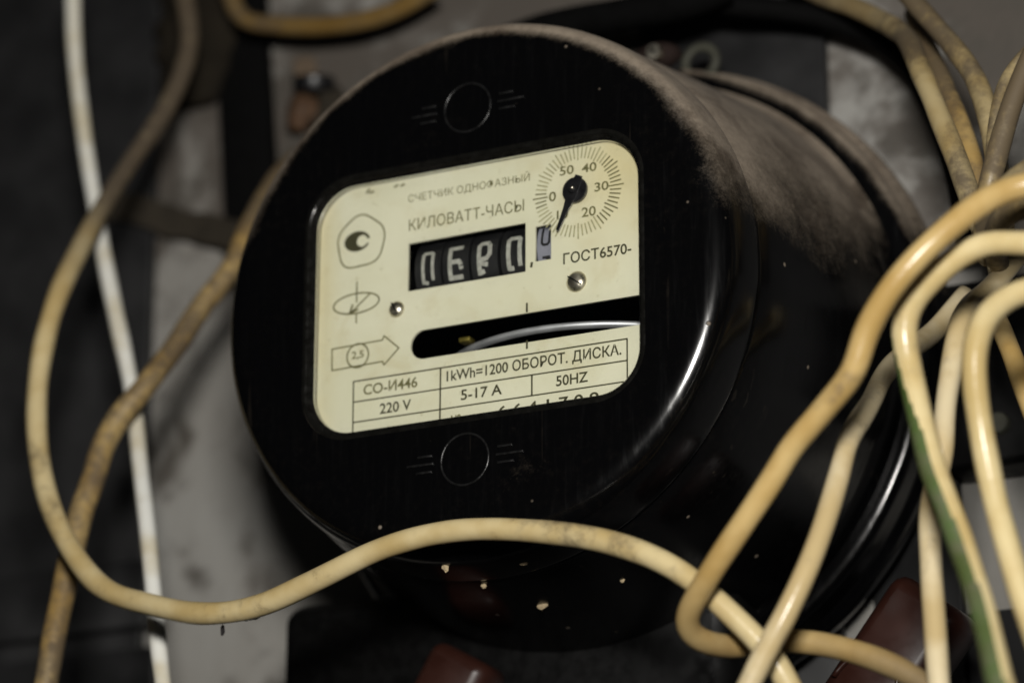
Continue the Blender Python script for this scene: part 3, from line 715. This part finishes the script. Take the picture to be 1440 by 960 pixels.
# ------------------------------------------------------------ things behind and around
# rusty screw terminal on the wall
x, y, z = PTS['nut']
t = thing('screw_terminal', (x, 0, z), 'small rusty screw terminal with a black washer above left of the meter', 'terminal')
def lump(c, r, sd, name, mat, par):
    b = MB(); L = []; c = Vector(c)
    for i in range(11):
        th = math.pi*i/10; l = []
        for k in range(20):
            a = 2*math.pi*k/20; d_ = Vector((math.sin(th)*math.cos(a), math.sin(th)*math.sin(a), math.cos(th)))
            q = 1+.55*mnoise.noise(d_*1.6+Vector((sd, 0, 0)))+.2*mnoise.noise(d_*5+Vector((0, sd, 0)))
            l.append(c+Vector((d_.x*r[0], d_.y*r[1], d_.z*r[2]))*q)
        L.append(l)
    return b.loops(L).build(name, mat, par)
lump((-3, -6, -7), (5.4, 3.5, 5.4), 1, 'clamp', 'rust', t); lump((6, -6, -9), (5, 3, 7.5), 5, 'clamp', 'strap', t)
MB().lathe([(.1, -2.6), (5.6, -2.6), (6, -2), (6, 1.2), (5.4, 1.8), (.1, 1.8)], (1.5, -8, 0), (0.1, -.25, 1), 28).build('washer', 'black', t, sharp=40)
MB().lathe([(.1, 2.4), (3.2, 2.3), (3.7, 3.2), (3.6, 6.4), (2.4, 7.6), (.1, 7.8)], (-1, -8, 0), (0, -.2, 1), 6).build('nut', simple('pale_brass', (.12, .085, .055), .8, .1), t, sharp=30)
MB().lathe([(.1, -6), (2.2, -6), (2.2, 2), (.1, 2)], (6, -6, -12), (.3, -.4, 1), 14).build('stub', 'rust', t, sharp=40)
# sealing eyelet and sealing screw on the rim of the base
x, y, z = PTS['eyelet']
t = thing('sealing_eyelet', (x, y, z), 'dusty metal sealing eyelet standing on the top of the meter base', 'eyelet')
b = MB(); L = []
for j in range(33):
    a = 2*math.pi*j/32; c = Vector((math.cos(a), 0, math.sin(a)))
    L.append([c*(4.3+1.35*math.cos(q))+Vector((0, 1.1*math.sin(q), 0)) for q in [k*math.pi/4 for k in range(8)]])
b.loops(L); b.build('ring', 'olive', t); MB().box((2, 0, -5.5), (2.6, 1.4, 2.6), bev=.7).build('foot', 'olive', t)
x, y, z = PTS['sealscrew']
t = thing('sealing_screw', (x, y, z), 'small sealing screw in brown wax behind the dusty top rim', 'screw')
b = MB(); L = []
for i in range(9):
    th = math.pi*i/8
    L.append([Vector((6.4*math.sin(th)*math.cos(a)*(1+.18*mnoise.noise(Vector((i, math.cos(a)*2, math.sin(a)*2)))), 4*math.sin(th)*math.sin(a), 3.6*math.cos(th))) for a in [2*math.pi*k/20 for k in range(20)]])
b.loops(L); b.build('wax', simple('brown_sealing_wax', (.018, .011, .009), .8, 0, .3, spec=.15), t)
MB().lathe([(.1, -2), (1.9, -2), (2, -1.4), (1.8, 2), (.1, 2)], (1.4, -4.2, -.8), (0, 1, .2), 18).build('screw_head', 'steel', t, sharp=40)
# taped joint up at the left
x, y, z = PTS['joint']
b = MB(); L = []
for i in range(25):
    h = -17+60*i/24; r = (6+8*math.sin(math.pi*(i+3)/30))*(1+.25*mnoise.noise(Vector((i*.45, 0, 5))))
    L.append([Vector((x-3+h*.02+r*math.cos(a)*(1+.22*mnoise.noise(Vector((math.cos(a)*1.5, math.sin(a)*1.5, i*.35)))), -5+.3*r*math.sin(a), z+h)) for a in [2*math.pi*k/24 for k in range(24)]])
b.loops(L, True, True, True)
o = b.build('taped_joint', 'tape'); tag(o, 'lumpy dark taped cable joint behind the tan cable at upper left', 'cable joint')
# thin brown band across the pale wall left of the meter
L = []
SP = smooth_path([(-172, -5.5, 84), (-157, -5, 79), (-148, -4, 74.5), (-138, -4, 71), (-126, -6.5, 66), (-112, -9, 58), (-98, -12, 50)], 2)
for i, p in enumerate(SP):
    wv = 4.2+1.2*mnoise.noise(Vector((i*.3, 0, 0)))
    L.append([p+Vector((.25*wv*s1, s2*.6, wv*s1)) for s1, s2 in ((1, -1), (0, -1.4), (-1, -1), (-1, 1), (0, 1.4), (1, 1))])
b = MB(); b.loops(L, True, True, True); o = b.build('brown_band', 'strap', sharp=50)
tag(o, 'dark brown band crossing the pale wall patch left of the meter', 'strap')
# red-brown bakelite fuse bodies under the meter
def fuse(cx, cy, cz, ang, s, label):
    t = thing('fuse_body', (cx, cy, cz), label, 'fuse', 'red-brown bakelite fuse bodies under the meter')
    R = Matrix.Rotation(math.radians(ang), 3, 'Y')
    b = MB(); b.box((0, 0, 0), (11*s, 9*s, 24*s), R, bev=4*s); b.build('body', 'redbake', t)
    L = []
    for j in range(25):      # raised arch moulded on the front
        a = math.pi*j/24; c = R @ Vector((8.2*s*math.cos(a), -9*s, -6*s+12*s*math.sin(a))); n2 = R @ Vector((math.cos(a), 0, math.sin(a)))
        L.append([c+n2*.7*s*math.cos(q)+Vector((0, -1.0*s*math.sin(q), 0)) for q in [k*math.pi/4 for k in range(8)]])
    b = MB(); b.loops(L, True, True, True); b.build('moulded_arch', 'redbake', t)
fuse(77, -42, -89, 38, .95, 'red-brown bakelite fuse body at the lower right, behind the looped cables')
fuse(PTS['redleft'][0]+3, PTS['redleft'][1], PTS['redleft'][2]-14, 30, .8, 'red-brown bakelite fuse body at the bottom edge under the meter')
# black block at far right
MB().box((266, -2.5, 0), (154, 2.5, 300)).build('unseen_dark_side', 'board', smooth=False)['kind'] = 'structure'  # unseen dark board, added so the drum's side reflects black
MB().box((-18, -3, -212), (129, 3, 90)).build('unseen_dark_bottom', 'board', smooth=False)['kind'] = 'structure'  # unseen dark board added below to darken reflections in the lower body
o = MB().box((101, -6, -8), (18, 7, 24), bev=2).build('terminal_block', 'hole'); tag(o, 'black terminal block behind the cables at the right edge', 'terminal block')
for (bx, bz) in ((97.5, -22),):
    MB().lathe([(.1, -2), (2.4, -2), (2.8, -1.2), (2.8, 1), (.1, 1)], (bx, -13, bz), (0, 1, 0), 20).build('screw', 'olive', o, sharp=40)

# crumbs of plaster stuck low on the meter, black lint on the long cable
def crumb(px, y_, pz, r, st, label, mat='fleck', name='plaster_crumb', cat='crumb', group='plaster crumbs stuck to the meter'):
    b = MB(); L = []
    for i in range(6):
        th = math.pi*(i+.15)/5.3
        L.append([Vector((r*st[0]*math.sin(th)*math.cos(a), r*.5*math.sin(th)*math.sin(a), r*st[1]*math.cos(th)))*(1+.5*mnoise.noise(Vector((i*1.3+px, math.cos(a)*1.7, math.sin(a)*1.7)))) for a in [2*math.pi*k/9 for k in range(9)]])
    b.loops(L, True, True, True); o = b.build(name, mat, smooth=False); o.location = Vector((px, y_, pz))*S; return tag(o, label, cat, group)
crumb(-7.00, -100.50, -65.76, 1.15, (0.8, 1.25), 'upright bean-shaped plaster crumb, leftmost under the arching cable')
crumb(10.29, -95.93, -66.01, 1.05, (1.5, 0.55), 'flat oblong plaster crumb just under the arching cable')
crumb(-3.58, -88.34, -68.01, 0.75, (1, 0.8), 'small bright plaster crumb between the two larger ones')
crumb(4.63, -74.23, -70.28, 1.1, (1.35, 0.85), 'brownish plaster crumb lowest of all under the arching cable')
crumb(24.45, -72.83, -66.25, 0.6, (1, 1), 'tiny dim plaster crumb under the right end of the arching cable')
crumb(-54.5, -108.0, -74.07, 1.7, (1.9, .6), 'black lint clinging under the long cable at lower left', 'lint', 'lint', 'lint', None)
crumb(-63.4, -105.0, -75.84, 1.0, (.5, 1.3), 'loose speck of black lint hanging below the long cable', 'lint', 'lint', 'lint', None)
